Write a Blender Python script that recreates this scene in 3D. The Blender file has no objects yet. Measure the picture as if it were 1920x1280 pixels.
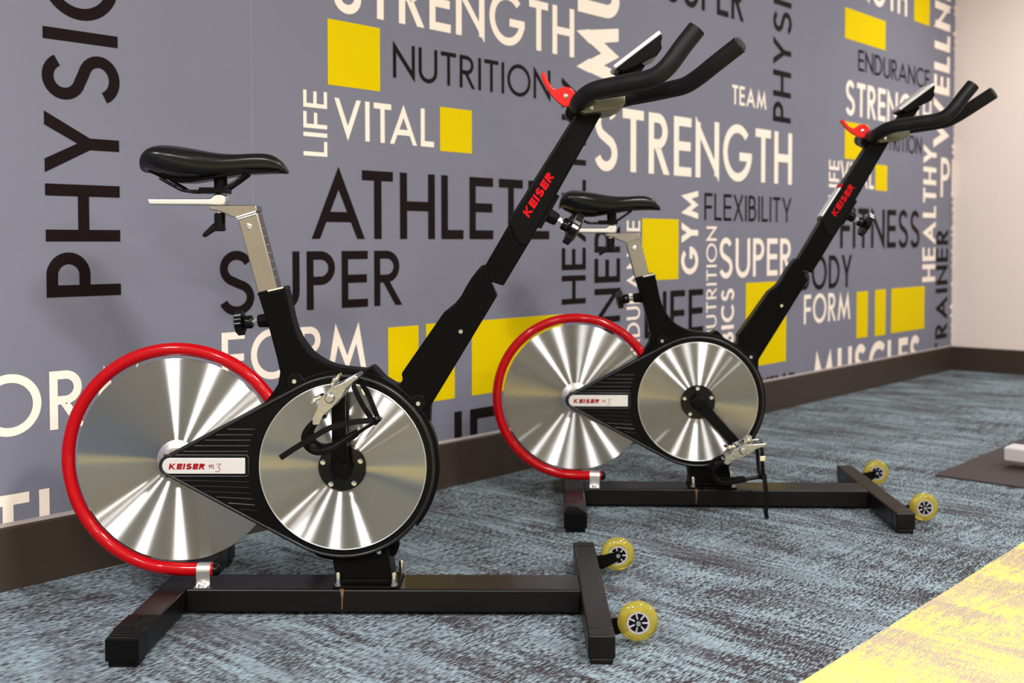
import bpy, bmesh, math, random
from mathutils import Vector, Matrix
random.seed(7)
C = bpy.context.scene.collection
SC = bpy.context.scene

# ------------------------------------------------------------------ camera
cam_d = bpy.data.cameras.new('camera')
cam = bpy.data.objects.new('camera', cam_d)
C.objects.link(cam)
R_ = Vector((0.66791772, -0.74423403, -0.00127252))
U_ = Vector((0.02641279, 0.02199551, 0.99940911))
F_ = Vector((0.74376628, 0.66755667, -0.03434849))
M = Matrix((R_, U_, -F_)).transposed().to_4x4()
M.translation = Vector((0, 0, 0.83))
cam.matrix_world = M
cam_d.sensor_width = 36.0
cam_d.lens = 38.724
cam_d.shift_y = -0.05987
cam_d.clip_start = 0.05
cam_d.dof.use_dof = True
cam_d.dof.focus_distance = 2.46
cam_d.dof.aperture_fstop = 3.6
SC.camera = cam

# ------------------------------------------------------------------ world, lights, exposure
w = bpy.data.worlds.new('world'); SC.world = w; w.use_nodes = True
w.node_tree.nodes['Background'].inputs[0].default_value = (0.75, 0.78, 0.85, 1)
w.node_tree.nodes['Background'].inputs[1].default_value = 0.05
CEIL = 2.75
def ceiling_lamp(x, y, watts, sx=0.62, sy=0.62, col=(1.0, 0.965, 0.945)):
    d = bpy.data.lights.new('ceiling_lamp', 'AREA'); d.shape = 'RECTANGLE'
    d.size = sx; d.size_y = sy; d.energy = watts; d.color = col
    o = bpy.data.objects.new('ceiling_lamp', d); o.location = (x, y, CEIL - 0.02); C.objects.link(o)
for lx, ly, lw in ((-1.4, 1.4, 108), (-1.4, -0.2, 98), (-1.4, -1.8, 84), (-1.4, -3.2, 58), (1.5, -0.2, 78), (1.5, -1.9, 54),
                   (4.2, 1.3, 20), (4.2, -0.4, 22), (4.2, -2.0, 24), (6.25, 1.35, 35), (6.0, -0.6, 40)):
    ceiling_lamp(lx, ly, lw, 0.36, 0.36)
SC.view_settings.view_transform = 'Standard'
SC.view_settings.look = 'None'
SC.view_settings.gamma = 1.0
SC.view_settings.use_curve_mapping = False
SC.view_settings.exposure = 0.0
SC.cycles.use_denoising = True
SC.cycles.max_bounces = 8
SC.cycles.sample_clamp_indirect = 6.0

# ------------------------------------------------------------------ materials
def srgb(r, g, b):
    f = lambda c: (c / 255 / 12.92) if c / 255 <= 0.04045 else ((c / 255 + 0.055) / 1.055) ** 2.4
    return (f(r), f(g), f(b), 1.0)
def mat(name, col, rough=0.5, metal=0.0, spec=0.5, coat=0.0, coat_rough=0.1, noise=None, bump=None):
    m = bpy.data.materials.new(name); m.use_nodes = True
    nt = m.node_tree; b = nt.nodes['Principled BSDF']
    b.inputs['Base Color'].default_value = col
    b.inputs['Roughness'].default_value = rough
    b.inputs['Metallic'].default_value = metal
    b.inputs['Specular IOR Level'].default_value = spec
    b.inputs['Coat Weight'].default_value = coat
    b.inputs['Coat Roughness'].default_value = coat_rough
    if noise or bump:
        tc = nt.nodes.new('ShaderNodeTexCoord')
    if noise:
        sc, amt = noise
        n = nt.nodes.new('ShaderNodeTexNoise'); n.inputs['Scale'].default_value = sc; n.inputs['Detail'].default_value = 4
        nt.links.new(tc.outputs['Object'], n.inputs['Vector'])
        mx = nt.nodes.new('ShaderNodeMix'); mx.data_type = 'RGBA'; mx.blend_type = 'MIX'
        mx.inputs[6].default_value = tuple(c * (1 - amt) for c in col[:3]) + (1,)
        mx.inputs[7].default_value = tuple(min(1, c * (1 + amt)) for c in col[:3]) + (1,)
        nt.links.new(n.outputs['Fac'], mx.inputs[0]); nt.links.new(mx.outputs[2], b.inputs['Base Color'])
    if bump:
        sc, st, dist = bump
        n = nt.nodes.new('ShaderNodeTexNoise'); n.inputs['Scale'].default_value = sc; n.inputs['Detail'].default_value = 3
        nt.links.new(tc.outputs['Object'], n.inputs['Vector'])
        bp = nt.nodes.new('ShaderNodeBump'); bp.inputs['Strength'].default_value = st; bp.inputs['Distance'].default_value = dist
        nt.links.new(n.outputs['Fac'], bp.inputs['Height']); nt.links.new(bp.outputs['Normal'], b.inputs['Normal'])
    return m
MURAL = mat('mural_grey', srgb(121, 122, 137), 0.6, spec=0.10, noise=(3.0, 0.05), bump=(900, 0.25, 0.0006))
M_BLK = mat('mural_black', srgb(27, 19, 19), 0.6, spec=0.05, bump=(900, 0.25, 0.0006))
M_CRM = mat('mural_cream', srgb(250, 236, 222), 0.6, spec=0.16, bump=(900, 0.25, 0.0006))
M_YEL = mat('mural_yellow', srgb(224, 196, 0), 0.6, spec=0.03, bump=(900, 0.25, 0.0006))
PAINT = mat('beige_paint', srgb(236, 222, 214), 0.8, spec=0.2, noise=(2.0, 0.03))
WALLW = mat('warm_paint', srgb(176, 166, 140), 0.85, spec=0.2)
CEILM = mat('ceiling_white', srgb(225, 222, 215), 0.9)
BASEB = mat('baseboard_brown', srgb(62, 52, 46), 0.36, spec=0.25, noise=(14, 0.12), bump=(60, 0.15, 0.002))
BLACK = mat('black_powder_coat', (0.0042, 0.0038, 0.0036, 1), 0.30, spec=0.03, bump=(700, 0.12, 0.0004))
BEAMM = mat('black_beam_paint', (0.0050, 0.0038, 0.0038, 1), 0.34, spec=0.24, noise=(9, 0.35), bump=(500, 0.12, 0.0005))
PLAST = mat('black_plastic', (0.0042, 0.0041, 0.0042, 1), 0.28, spec=0.07, bump=(900, 0.1, 0.0003))
GLOSS = mat('gloss_black_plastic', (0.003, 0.003, 0.0034, 1), 0.16, spec=0.22)
FOAM = mat('black_foam_grip', (0.007, 0.0064, 0.0074, 1), 0.46, spec=0.22, bump=(1500, 0.3, 0.0004))
LEATH = mat('black_saddle_vinyl', (0.0045, 0.004, 0.0048, 1), 0.24, spec=0.32, bump=(420, 0.12, 0.0006))
RUBB = mat('black_rubber', (0.0045, 0.0045, 0.0046, 1), 0.6, spec=0.08)
RED = mat('red_gloss_paint', (0.40, 0.0, 0.004, 1), 0.3, spec=0.10, coat=0.35, coat_rough=0.05)
REDP = mat('red_plastic', (0.70, 0.008, 0.006, 1), 0.24, spec=0.3)
REDT = mat('red_print', (0.50, 0.001, 0.006, 1), 0.5, spec=0.1)
REDD = mat('dark_red_print', (0.28, 0.002, 0.008, 1), 0.5, spec=0.1)
STEEL = mat('brushed_stainless', (0.38, 0.355, 0.335, 1), 0.28, 1.0, noise=(25, 0.12))
SATIN = mat('satin_aluminium', (0.86, 0.85, 0.84, 1), 0.34, 1.0)
CHROME = mat('chrome', (0.80, 0.78, 0.74, 1), 0.12, 1.0)
PEDAL = mat('cast_pedal_metal', (0.46, 0.46, 0.48, 1), 0.24, 1.0, noise=(60, 0.2), bump=(120, 0.3, 0.002))
PLATEM = mat('name_plate_silver', (0.78, 0.76, 0.76, 1), 0.42, 0.55)
BRKT = mat('satin_bracket_metal', (0.15, 0.145, 0.10, 1), 0.36, 0.9)
LCD = mat('grey_display', (0.42, 0.43, 0.42, 1), 0.3)
RIBM = mat('satin_black_rib', (0.006, 0.006, 0.0063, 1), 0.3, spec=0.5)
HUBM = mat('grey_hub_plastic', (0.36, 0.33, 0.38, 1), 0.3)
MARK = mat('grey_print', (0.18, 0.17, 0.16, 1), 0.5)
WHITE = mat('white_label', (0.82, 0.82, 0.84, 1), 0.4)
SILVP = mat('silver_plastic', (0.74, 0.74, 0.78, 1), 0.22, 0.35)
GREYM = mat('pale_grey_enamel', (0.56, 0.54, 0.56, 1), 0.35)
MATM = mat('dark_rubber_mat', srgb(66, 58, 58), 0.8, spec=0.2, noise=(120, 0.3), bump=(300, 0.4, 0.001))
RUST = mat('rust_stain', (0.16, 0.075, 0.03, 1), 0.8)
SEAM = mat('mural_seam', srgb(150, 155, 165), 0.5)
def disc_mat(name, tint, rough=0.36, aniso=0.82):
    """face-turned aluminium: smooth along the concentric grooves, rough across them"""
    m = bpy.data.materials.new(name); m.use_nodes = True
    nt = m.node_tree; N = nt.nodes; L = nt.links
    N.remove(N['Principled BSDF'])
    t = N.new('ShaderNodeTangent'); t.direction_type = 'RADIAL'; t.axis = 'Y'
    g = N.new('ShaderNodeBsdfAnisotropic'); g.distribution = 'GGX'
    g.inputs['Color'].default_value = tint; g.inputs['Roughness'].default_value = rough; g.inputs['Anisotropy'].default_value = aniso
    L.new(t.outputs[0], g.inputs['Tangent'])
    L.new(g.outputs[0], N['Material Output'].inputs['Surface'])
    return m
DISC = disc_mat('turned_aluminium', (0.74, 0.74, 0.75, 1), 0.34, 0.885)
FLYM = DISC
def wheel_mat():
    m = bpy.data.materials.new('yellow_urethane'); m.use_nodes = True
    b = m.node_tree.nodes['Principled BSDF']
    b.inputs['Base Color'].default_value = (0.74, 0.62, 0.10, 1)
    b.inputs['Roughness'].default_value = 0.08
    b.inputs['Transmission Weight'].default_value = 0.75
    b.inputs['IOR'].default_value = 1.4
    return m
URETH = wheel_mat()

def carpet(name, c_dark, c_light, c_mid, bias, seed, fine=1.0, patch=1.0):
    """loop-pile carpet tiles: rows of threads along X, loose streaks along Y, a different mix in every tile"""
    m = bpy.data.materials.new(name); m.use_nodes = True
    nt = m.node_tree; N = nt.nodes; L = nt.links; b = N['Principled BSDF']
    b.inputs['Roughness'].default_value = 0.95; b.inputs['Specular IOR Level'].default_value = 0.12
    tc = N.new('ShaderNodeTexCoord')
    def vmul(vec, s, off=(0, 0, 0)):
        mp = N.new('ShaderNodeMapping'); mp.inputs['Scale'].default_value = s; mp.inputs['Location'].default_value = off
        L.new(vec, mp.inputs['Vector']); return mp.outputs[0]
    def noise(vec, detail=2, rough=0.5):
        n = N.new('ShaderNodeTexNoise'); n.inputs['Scale'].default_value = 1.0
        n.inputs['Detail'].default_value = detail; n.inputs['Roughness'].default_value = rough
        L.new(vec, n.inputs['Vector']); return n.outputs['Fac']
    def math_(op, a, c=None, d=None):
        n = N.new('ShaderNodeMath'); n.operation = op
        for i, v in enumerate((a, c, d)):
            if v is None: continue
            if isinstance(v, (int, float)): n.inputs[i].default_value = v
            else: L.new(v, n.inputs[i])
        return n.outputs[0]
    def ramp(v, lo, hi):
        n = N.new('ShaderNodeMapRange'); n.inputs[1].default_value = lo; n.inputs[2].default_value = hi
        n.interpolation_type = 'SMOOTHSTEP'; L.new(v, n.inputs[0]); return n.outputs[0]
    P = tc.outputs['Object']
    # zones that show streaks along Y, along X or neither
    zone = ramp(noise(vmul(P, (2.6, 1.5, 1), (1.3 + seed, 2.1, 0)), 2), 0.44, 0.56)
    sY = ramp(noise(vmul(P, (46, 3.2, 1), (3.1 + seed, 1.7, 0)), 2, 0.5), 0.38, 0.62)
    sX = ramp(noise(vmul(P, (13, 62, 1), (5.3, 2.2 + seed, 0)), 2, 0.55), 0.36, 0.64)
    mixs = N.new('ShaderNodeMix'); L.new(zone, mixs.inputs[0]); L.new(sY, mixs.inputs[2]); L.new(sX, mixs.inputs[3])
    big = noise(vmul(P, (7.5, 2.6, 1), (seed, 4.0, 0)), 3, 0.55)
    # threads: fine rows along X broken up into stitches
    th = ramp(noise(vmul(P, (62, 290, 1)), 1, 0.4), 0.32, 0.68)
    row = noise(vmul(P, (6, 250, 1), (2, 9, 0)), 0)
    a = math_('MULTIPLY', math_('SUBTRACT', mixs.outputs[0], 0.5), 0.42)
    a = math_('ADD', a, math_('MULTIPLY', math_('SUBTRACT', big, 0.5), 1.8 * patch))
    a = math_('ADD', a, math_('MULTIPLY', math_('SUBTRACT', th, 0.5), 0.95 * fine))
    a = math_('ADD', a, math_('MULTIPLY', math_('SUBTRACT', row, 0.5), 0.95 * fine))
    f = ramp(math_('ADD', a, bias), 0.05, 0.95)
    mixt = th
    m1 = N.new('ShaderNodeMix'); m1.data_type = 'RGBA'
    m1.inputs[6].default_value = c_dark; m1.inputs[7].default_value = c_light
    L.new(f, m1.inputs[0])
    m2 = N.new('ShaderNodeMix'); m2.data_type = 'RGBA'; m2.inputs[7].default_value = c_mid
    L.new(math_('MULTIPLY', ramp(noise(vmul(P, (9, 2.2, 1), (8, seed, 0)), 2), 0.5, 0.7), 0.45), m2.inputs[0])
    L.new(m1.outputs[2], m2.inputs[6]); L.new(m2.outputs[2], b.inputs['Base Color'])
    bp = N.new('ShaderNodeBump'); bp.inputs['Strength'].default_value = 0.5; bp.inputs['Distance'].default_value = 0.003
    L.new(mixt, bp.inputs['Height']); L.new(bp.outputs['Normal'], b.inputs['Normal'])
    return m
CARPET = carpet('blue_grey_carpet', srgb(56, 49, 53), srgb(139, 157, 166), srgb(88, 88, 96), 0.45, 0.0)
CARPETY = carpet('yellow_carpet', srgb(176, 160, 140), srgb(230, 212, 116), srgb(204, 188, 146), 0.52, 2.3, 0.55, 1.5)

# ------------------------------------------------------------------ mesh helpers
class MB:
    """collects polygons (several materials) and links them as ONE mesh object"""
    def __init__(s): s.v = []; s.f = []; s.m = []
    def add(s, vs, fs, mi=0):
        o = len(s.v); s.v += [tuple(p) for p in vs]; s.f += [tuple(i + o for i in f) for f in fs]; s.m += [mi] * len(fs); return s
    def box(s, a, b, mi=0):
        x0, y0, z0 = a; x1, y1, z1 = b
        vs = [(x, y, z) for z in (z0, z1) for y in (y0, y1) for x in (x0, x1)]
        return s.add(vs, [(0, 2, 3, 1), (4, 5, 7, 6), (0, 1, 5, 4), (2, 6, 7, 3), (0, 4, 6, 2), (1, 3, 7, 5)], mi)
    def prism(s, prof, y0, y1, mi=0):
        """profile of (x, z) points, extruded along Y"""
        n = len(prof)
        vs = [(p[0], y0, p[1]) for p in prof] + [(p[0], y1, p[1]) for p in prof]
        fs = [tuple(range(n)), tuple(range(2 * n - 1, n - 1, -1))] + [(i, i + n, (i + 1) % n + n, (i + 1) % n) for i in range(n)]
        return s.add(vs, fs, mi)
    def prism_z(s, prof, z0, z1, mi=0):
        n = len(prof)
        vs = [(p[0], p[1], z0) for p in prof] + [(p[0], p[1], z1) for p in prof]
        fs = [tuple(range(n - 1, -1, -1)), tuple(range(n, 2 * n))] + [(i, (i + 1) % n, (i + 1) % n + n, i + n) for i in range(n)]
        return s.add(vs, fs, mi)
    def tube(s, path, r, n=16, cap=True, mi=0, flat=None):
        """round tube (or an oval one: flat = (ra, rb, ref vector)) along a polyline"""
        P = [Vector(p) for p in path]; k = len(P)
        R = r if isinstance(r, (list, tuple)) else [r] * k
        T = []
        for i in range(k):
            a = P[min(i + 1, k - 1)] - P[max(i - 1, 0)]; T.append(a.normalized())
        ref = Vector(flat[2]) if flat else (Vector((0, 1, 0)) if abs(T[0].y) < 0.9 else Vector((1, 0, 0)))
        nrm = (ref - T[0] * ref.dot(T[0])).normalized()
        vs = []
        for i in range(k):
            base = Vector(flat[2]) if flat else nrm
            nrm = base - T[i] * base.dot(T[i])
            if nrm.length < 1e-5: nrm = T[i].orthogonal()
            nrm.normalize(); bi = T[i].cross(nrm)
            ra, rb = (flat[0], flat[1]) if flat else (R[i], R[i])
            for j in range(n):
                t = 2 * math.pi * j / n
                vs.append(P[i] + nrm * (ra * math.cos(t)) + bi * (rb * math.sin(t)))
        fs = []
        for i in range(k - 1):
            for j in range(n):
                a = i * n + j; b = i * n + (j + 1) % n
                fs.append((a, b, b + n, a + n))
        if cap:
            fs.append(tuple(range(n - 1, -1, -1))); fs.append(tuple(range((k - 1) * n, k * n)))
        return s.add(vs, fs, mi)
    def lathe(s, prof, centre, n=48, axis='Y', mi=0, cap=True):
        """profile of (radius, along) pairs turned about the axis through centre; ends are closed"""
        cx, cy, cz = centre; vs = []; k = len(prof)
        for r, a in prof:
            for j in range(n):
                t = 2 * math.pi * j / n; c, q = r * math.cos(t), r * math.sin(t)
                if axis == 'Y': vs.append((cx + c, cy + a, cz + q))
                elif axis == 'Z': vs.append((cx + c, cy + q, cz + a))
                else: vs.append((cx + a, cy + c, cz + q))
        fs = [(i * n + j, i * n + (j + 1) % n, (i + 1) * n + (j + 1) % n, (i + 1) * n + j) for i in range(k - 1) for j in range(n)]
        if cap: fs += [tuple(range(n - 1, -1, -1)), tuple(range((k - 1) * n, k * n))]
        else: fs += [((k - 1) * n + j, (k - 1) * n + (j + 1) % n, (j + 1) % n, j) for j in range(n)]
        return s.add(vs, fs, mi)
    def ribbon(s, path, width, thick, wdir, mi=0):
        """flat strap: path with width along wdir"""
        P = [Vector(p) for p in path]; k = len(P); W = width if isinstance(width, (list, tuple)) else [width] * k
        vs = []
        for i in range(k):
            T = (P[min(i + 1, k - 1)] - P[max(i - 1, 0)]).normalized()
            wd = Vector(wdir[i]) if isinstance(wdir, list) else Vector(wdir)
            wd = wd - T * wd.dot(T); wd.normalize(); nn = T.cross(wd)
            for a, b in ((-1, -1), (1, -1), (1, 1), (-1, 1)):
                vs.append(P[i] + wd * (a * W[i] / 2) + nn * (b * thick / 2))
        fs = [(i * 4 + j, i * 4 + (j + 1) % 4, i * 4 + 4 + (j + 1) % 4, i * 4 + 4 + j) for i in range(k - 1) for j in range(4)]
        fs += [(3, 2, 1, 0), tuple(range(k * 4 - 4, k * 4))]
        return s.add(vs, fs, mi)
    def build(s, name, mats, parent=None, smooth=None, bevel=None, seg=2, sub=0):
        me = bpy.data.meshes.new(name); me.from_pydata(s.v, [], s.f)
        mats = mats if isinstance(mats, (list, tuple)) else [mats]
        for m in mats: me.materials.append(m)
        me.polygons.foreach_set('material_index', s.m)
        bm = bmesh.new(); bm.from_mesh(me)
        bmesh.ops.recalc_face_normals(bm, faces=bm.faces); bm.to_mesh(me); bm.free()
        o = bpy.data.objects.new(name, me); C.objects.link(o)
        if smooth is not None:
            me.polygons.foreach_set('use_smooth', [True] * len(me.polygons))
            me.set_sharp_from_angle(angle=math.radians(smooth))
        if bevel:
            b = o.modifiers.new('bevel', 'BEVEL'); b.width = bevel; b.segments = seg; b.limit_method = 'ANGLE'; b.angle_limit = math.radians(35)
            b.harden_normals = False
            me.polygons.foreach_set('use_smooth', [True] * len(me.polygons))
            me.set_sharp_from_angle(angle=math.radians(50))
            wn = o.modifiers.new('wn', 'WEIGHTED_NORMAL'); wn.keep_sharp = True
        if sub:
            m = o.modifiers.new('sub', 'SUBSURF'); m.levels = sub; m.render_levels = sub
        me.update()
        if parent: o.parent = parent
        return o
def tag(o, label=None, cat=None, group=None, kind=None):
    if label: o['label'] = label
    if cat: o['category'] = cat
    if group: o['group'] = group
    if kind: o['kind'] = kind
    return o
def empty(name, loc, rz=0.0):
    o = bpy.data.objects.new(name, None); o.location = loc; o.rotation_euler = (0, 0, rz); C.objects.link(o)
    o.empty_display_size = 0.1
    return o
def smooth_path(pts, n=6):
    """Catmull-Rom through the points"""
    P = [Vector(p) for p in pts]; P = [P[0] * 2 - P[1]] + P + [P[-1] * 2 - P[-2]]; out = []
    for i in range(1, len(P) - 2):
        for k in range(n):
            t = k / n; a, b, c, d = P[i - 1], P[i], P[i + 1], P[i + 2]
            out.append(0.5 * ((2 * b) + (c - a) * t + (2 * a - 5 * b + 4 * c - d) * t * t + (3 * b - a - 3 * c + d) * t ** 3))
    out.append(P[-2]); return out
def smooth_closed2(pts, n=4):
    k = len(pts); out = []
    for i in range(k):
        a, b, c, d = (Vector((*pts[(i + j) % k], 0)) for j in (-1, 0, 1, 2))
        for q in range(n):
            t = q / n
            v = 0.5 * ((2 * b) + (c - a) * t + (2 * a - 5 * b + 4 * c - d) * t * t + (3 * b - a - 3 * c + d) * t ** 3)
            out.append((v.x, v.y))
    return out
def arcpts(cx, cz, r, a0, a1, n):
    return [(cx + r * math.cos(math.radians(a0 + (a1 - a0) * i / n)), cz + r * math.sin(math.radians(a0 + (a1 - a0) * i / n))) for i in range(n + 1)]

# ------------------------------------------------------------------ lettering (geometric capitals drawn with strokes)
def glyph(ch, tx, ty):
    """(polygons, width); cap height 1; tx / ty = stroke width across / along"""
    R = lambda x0, y0, x1, y1: [(x0, y0), (x1, y0), (x1, y1), (x0, y1)]
    def D(x0, y0, x1, y1, t=tx): return [(x0 - t / 2, y0), (x0 + t / 2, y0), (x1 + t / 2, y1), (x1 - t / 2, y1)]
    def arc(cx, cy, rx, ry, a0, a1, n=28):
        out = []
        for i in range(n):
            p = [math.radians(a0 + (a1 - a0) * j / n) for j in (i, i + 1)]
            q = lambda t, f: (cx + (rx - f * tx) * math.cos(t), cy + (ry - f * ty) * math.sin(t))
            out.append([q(p[0], 0), q(p[1], 0), q(p[1], 1), q(p[0], 1)])
        return out
    if ch == 'I': return [R(0, 0, tx, 1)], tx
    if ch == 'L': return [R(0, 0, tx, 1), R(tx, 0, .46, ty)], .46
    if ch == 'E': return [R(0, 0, tx, 1), R(tx, 0, .52, ty), R(tx, 1 - ty, .52, 1), R(tx, .5 - ty / 2 + .01, .50, .5 + ty / 2 + .01)], .52
    if ch == 'F': return [R(0, 0, tx, 1), R(tx, 1 - ty, .50, 1), R(tx, .49 - ty / 2, .48, .49 + ty / 2)], .50
    if ch == 'T': return [R(0, 1 - ty, .56, 1), R(.28 - tx / 2, 0, .28 + tx / 2, 1 - ty)], .56
    if ch == 'H': return [R(0, 0, tx, 1), R(.68 - tx, 0, .68, 1), R(tx, .5 - ty / 2, .68 - tx, .5 + ty / 2)], .68
    if ch == 'N':
        return [R(0, 0, tx, .96), R(.74 - tx, .04, .74, 1), [(0, 1.06), (.74, .14), (.74, -.06), (0, .86)]], .74
    if ch == 'M':
        w, a = 1.0, .20; hb = 1 - (w / 2 - a) / (w / 2 - a + tx)
        L_ = [[(0, 0), (tx, 0), (a + tx * .75, .72), (a, 1.03)], [(a, 1.03), (w / 2, hb), (w / 2, -.02), (a - tx + .3 * (w / 2 - a + tx), .72)]]
        return L_ + [[(w - x, y) for x, y in p] for p in L_], w
    if ch == 'A':
        w = .90; h = 1 - tx / (w / 2); yb = .24; f = lambda y: (w / 2) * y
        L_ = [[(0, 0), (tx, 0), (w / 2, h), (w / 2, 1.03)]]
        return L_ + [[(w - x, y) for x, y in p] for p in L_] + [[(tx + f(yb) - .02, yb), (w - tx - f(yb) + .02, yb), (w - tx - f(yb + ty) + .02, yb + ty), (tx + f(yb + ty) - .02, yb + ty)]], w
    if ch == 'V':
        w = .80; h = tx / (w / 2)
        L_ = [[(0, 1), (tx, 1), (w / 2, h), (w / 2, -.03)]]
        return L_ + [[(w - x, y) for x, y in p] for p in L_], w
    if ch == 'W':
        p, w = glyph('V', tx, ty); k = w - tx * .9
        return p + [[(x + k, y) for x, y in q] for q in p], w + k
    if ch == 'Y':
        w = .72
        return [[(0, 1), (tx * 1.15, 1), (w / 2 + tx / 2, .42), (w / 2 - tx / 2, .40)], [(w - tx * 1.15, 1), (w, 1), (w / 2 + tx / 2, .40), (w / 2 - tx / 2, .42)], R(w / 2 - tx / 2, 0, w / 2 + tx / 2, .43)], w
    if ch == 'X': return [D(tx / 2, 0, .66 - tx / 2, 1, tx * 1.1), D(.66 - tx / 2, 0, tx / 2, 1, tx * 1.1)], .66
    if ch == 'K': return [R(0, 0, tx, 1), D(tx * .7, .40, .60 - tx / 2, 1, tx * 1.2), D(.64 - tx / 2, 0, tx * 1.0, .56, tx * 1.2)], .66
    if ch == 'O': return arc(.49, .5, .49, .52, 0, 360, 44), .98
    if ch == 'C': return arc(.49, .5, .49, .52, 48, 312, 36), .84
    if ch == 'G': return arc(.49, .5, .49, .52, 42, 352, 38) + [R(.55, .5 - ty * .9, .98, .5 + ty * .1)], .98
    if ch == 'D': return [R(0, 0, tx, 1), R(tx, 0, .26, ty), R(tx, 1 - ty, .26, 1)] + arc(.26, .5, .48, .5, -90, 90), .74
    if ch in 'PR':
        p = [R(0, 0, tx, 1), R(tx, 1 - ty, .26, 1), R(tx, .42, .26, .42 + ty)] + arc(.26, .71, .27, .29, -90, 90)
        if ch == 'R': p.append(D(.58 - tx / 2, 0, .25, .44, tx * 1.15))
        return p, .53 if ch == 'P' else .58
    if ch == 'B':
        return [R(0, 0, tx, 1), R(tx, 1 - ty, .24, 1), R(tx, .47, .26, .47 + ty), R(tx, 0, .26, ty)] + arc(.24, .735, .25, .265, -90, 90) + arc(.26, .305, .29, .305, -90, 90), .56
    if ch == 'U':
        w = .66
        return [R(0, .33, tx, 1), R(w - tx, .33, w, 1)] + arc(w / 2, .33, w / 2, .35, 180, 360), w
    if ch == 'S':
        w = .58; x = w / 2; ru = (.50 - ty / 2) / 2 + .0; rl = (.50 - ty / 2) / 2
        pts = []
        yu = 1.02 - ty / 2 - ru; yl = -.02 + ty / 2 + rl
        for i in range(17):
            t = math.radians(25 + (255 - 25) * i / 16); pts.append((x + (x - tx / 2 - .01) * math.cos(t) * .96, yu + ru * math.sin(t)))
        for i in range(17):
            t = math.radians(75 - (75 + 160) * i / 16); pts.append((x + (x - tx / 2) * math.cos(t), yl + rl * math.sin(t)))
        out = []; L1 = []; L2 = []
        for i, p in enumerate(pts):
            a = pts[max(i - 1, 0)]; b = pts[min(i + 1, len(pts) - 1)]
            dx, dy = (b[0] - a[0]), (b[1] - a[1]); l = math.hypot(dx, dy); nx, ny = -dy / l, dx / l
            L1.append((p[0] + nx * tx / 2, p[1] + ny * ty / 2)); L2.append((p[0] - nx * tx / 2, p[1] - ny * ty / 2))
        for i in range(len(pts) - 1): out.append([L1[i], L1[i + 1], L2[i + 1], L2[i]])
        return out, w
    return [], .3
def layout(text, tx, ty, gap):
    x = 0; out = []; ext = []
    prev = ''
    for ch in text:
        p, w = glyph(ch, tx, ty)
        if prev + ch in ('AT', 'TA'): x -= gap + .045
        prev = ch
        out += [[(a + x, b) for a, b in q] for q in p]; ext.append((x, x + w)); x += w + gap
    return out, ext
def word_polys(text, width, height, fit=None, t=.14, gap=.13):
    """polygons of a word, scaled so that the letters 'fit' span the given width; first of them starts at 0"""
    fit = fit or text; i = text.index(fit); k = i + len(fit) - 1
    sx = 1.0
    for _ in range(4):
        polys, ext = layout(text, t / max(sx, .2), t, gap)
        xa, xb = ext[i][0], ext[k][1]; sx = width / (xb - xa) / height
    return [[((x - xa) * sx * height, y * height) for x, y in q] for q in polys]

# ------------------------------------------------------------------ room
WY, XR, XL, YF = 2.644, 7.215, -3.6, -3.4
BB = 0.153
f = MB()
f.add([(XL, YF, 0), (XR, YF, 0), (XR, 0.2, 0), (XL, 0.2, 0)], [(0, 1, 2, 3)], 0)
f.add([(XL, 0.2, 0), (XR, 0.2, 0), (XR, 0.9655, 0), (XL, 0.9655, 0)], [(0, 1, 2, 3)], 1)
f.add([(XL, 0.9655, 0), (XR, 0.9655, 0), (XR, WY, 0), (XL, WY, 0)], [(0, 1, 2, 3)], 0)
f.add([(XL, YF, -.05), (XR, YF, -.05), (XR, WY, -.05), (XL, WY, -.05)], [(0, 3, 2, 1)], 0)
tag(f.build('floor', [CARPET, CARPETY]), 'blue grey streaked carpet floor with a yellow carpet band', None, None, 'structure')
tag(MB().box((XL, YF, CEIL), (XR, WY, CEIL + .05)).build('ceiling', CEILM), None, None, None, 'structure')
tag(MB().box((XL - .05, YF, 0), (XL, WY, CEIL)).build('wall_left', WALLW), None, None, None, 'structure')
tag(MB().box((XL, YF - .05, 0), (XR, YF, CEIL)).build('wall_front', WALLW), None, None, None, 'structure')
tag(MB().box((XR, YF, 0), (XR + .05, WY + .05, CEIL)).build('wall_right', PAINT), 'plain pale beige wall at the right', None, None, 'structure')

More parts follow.
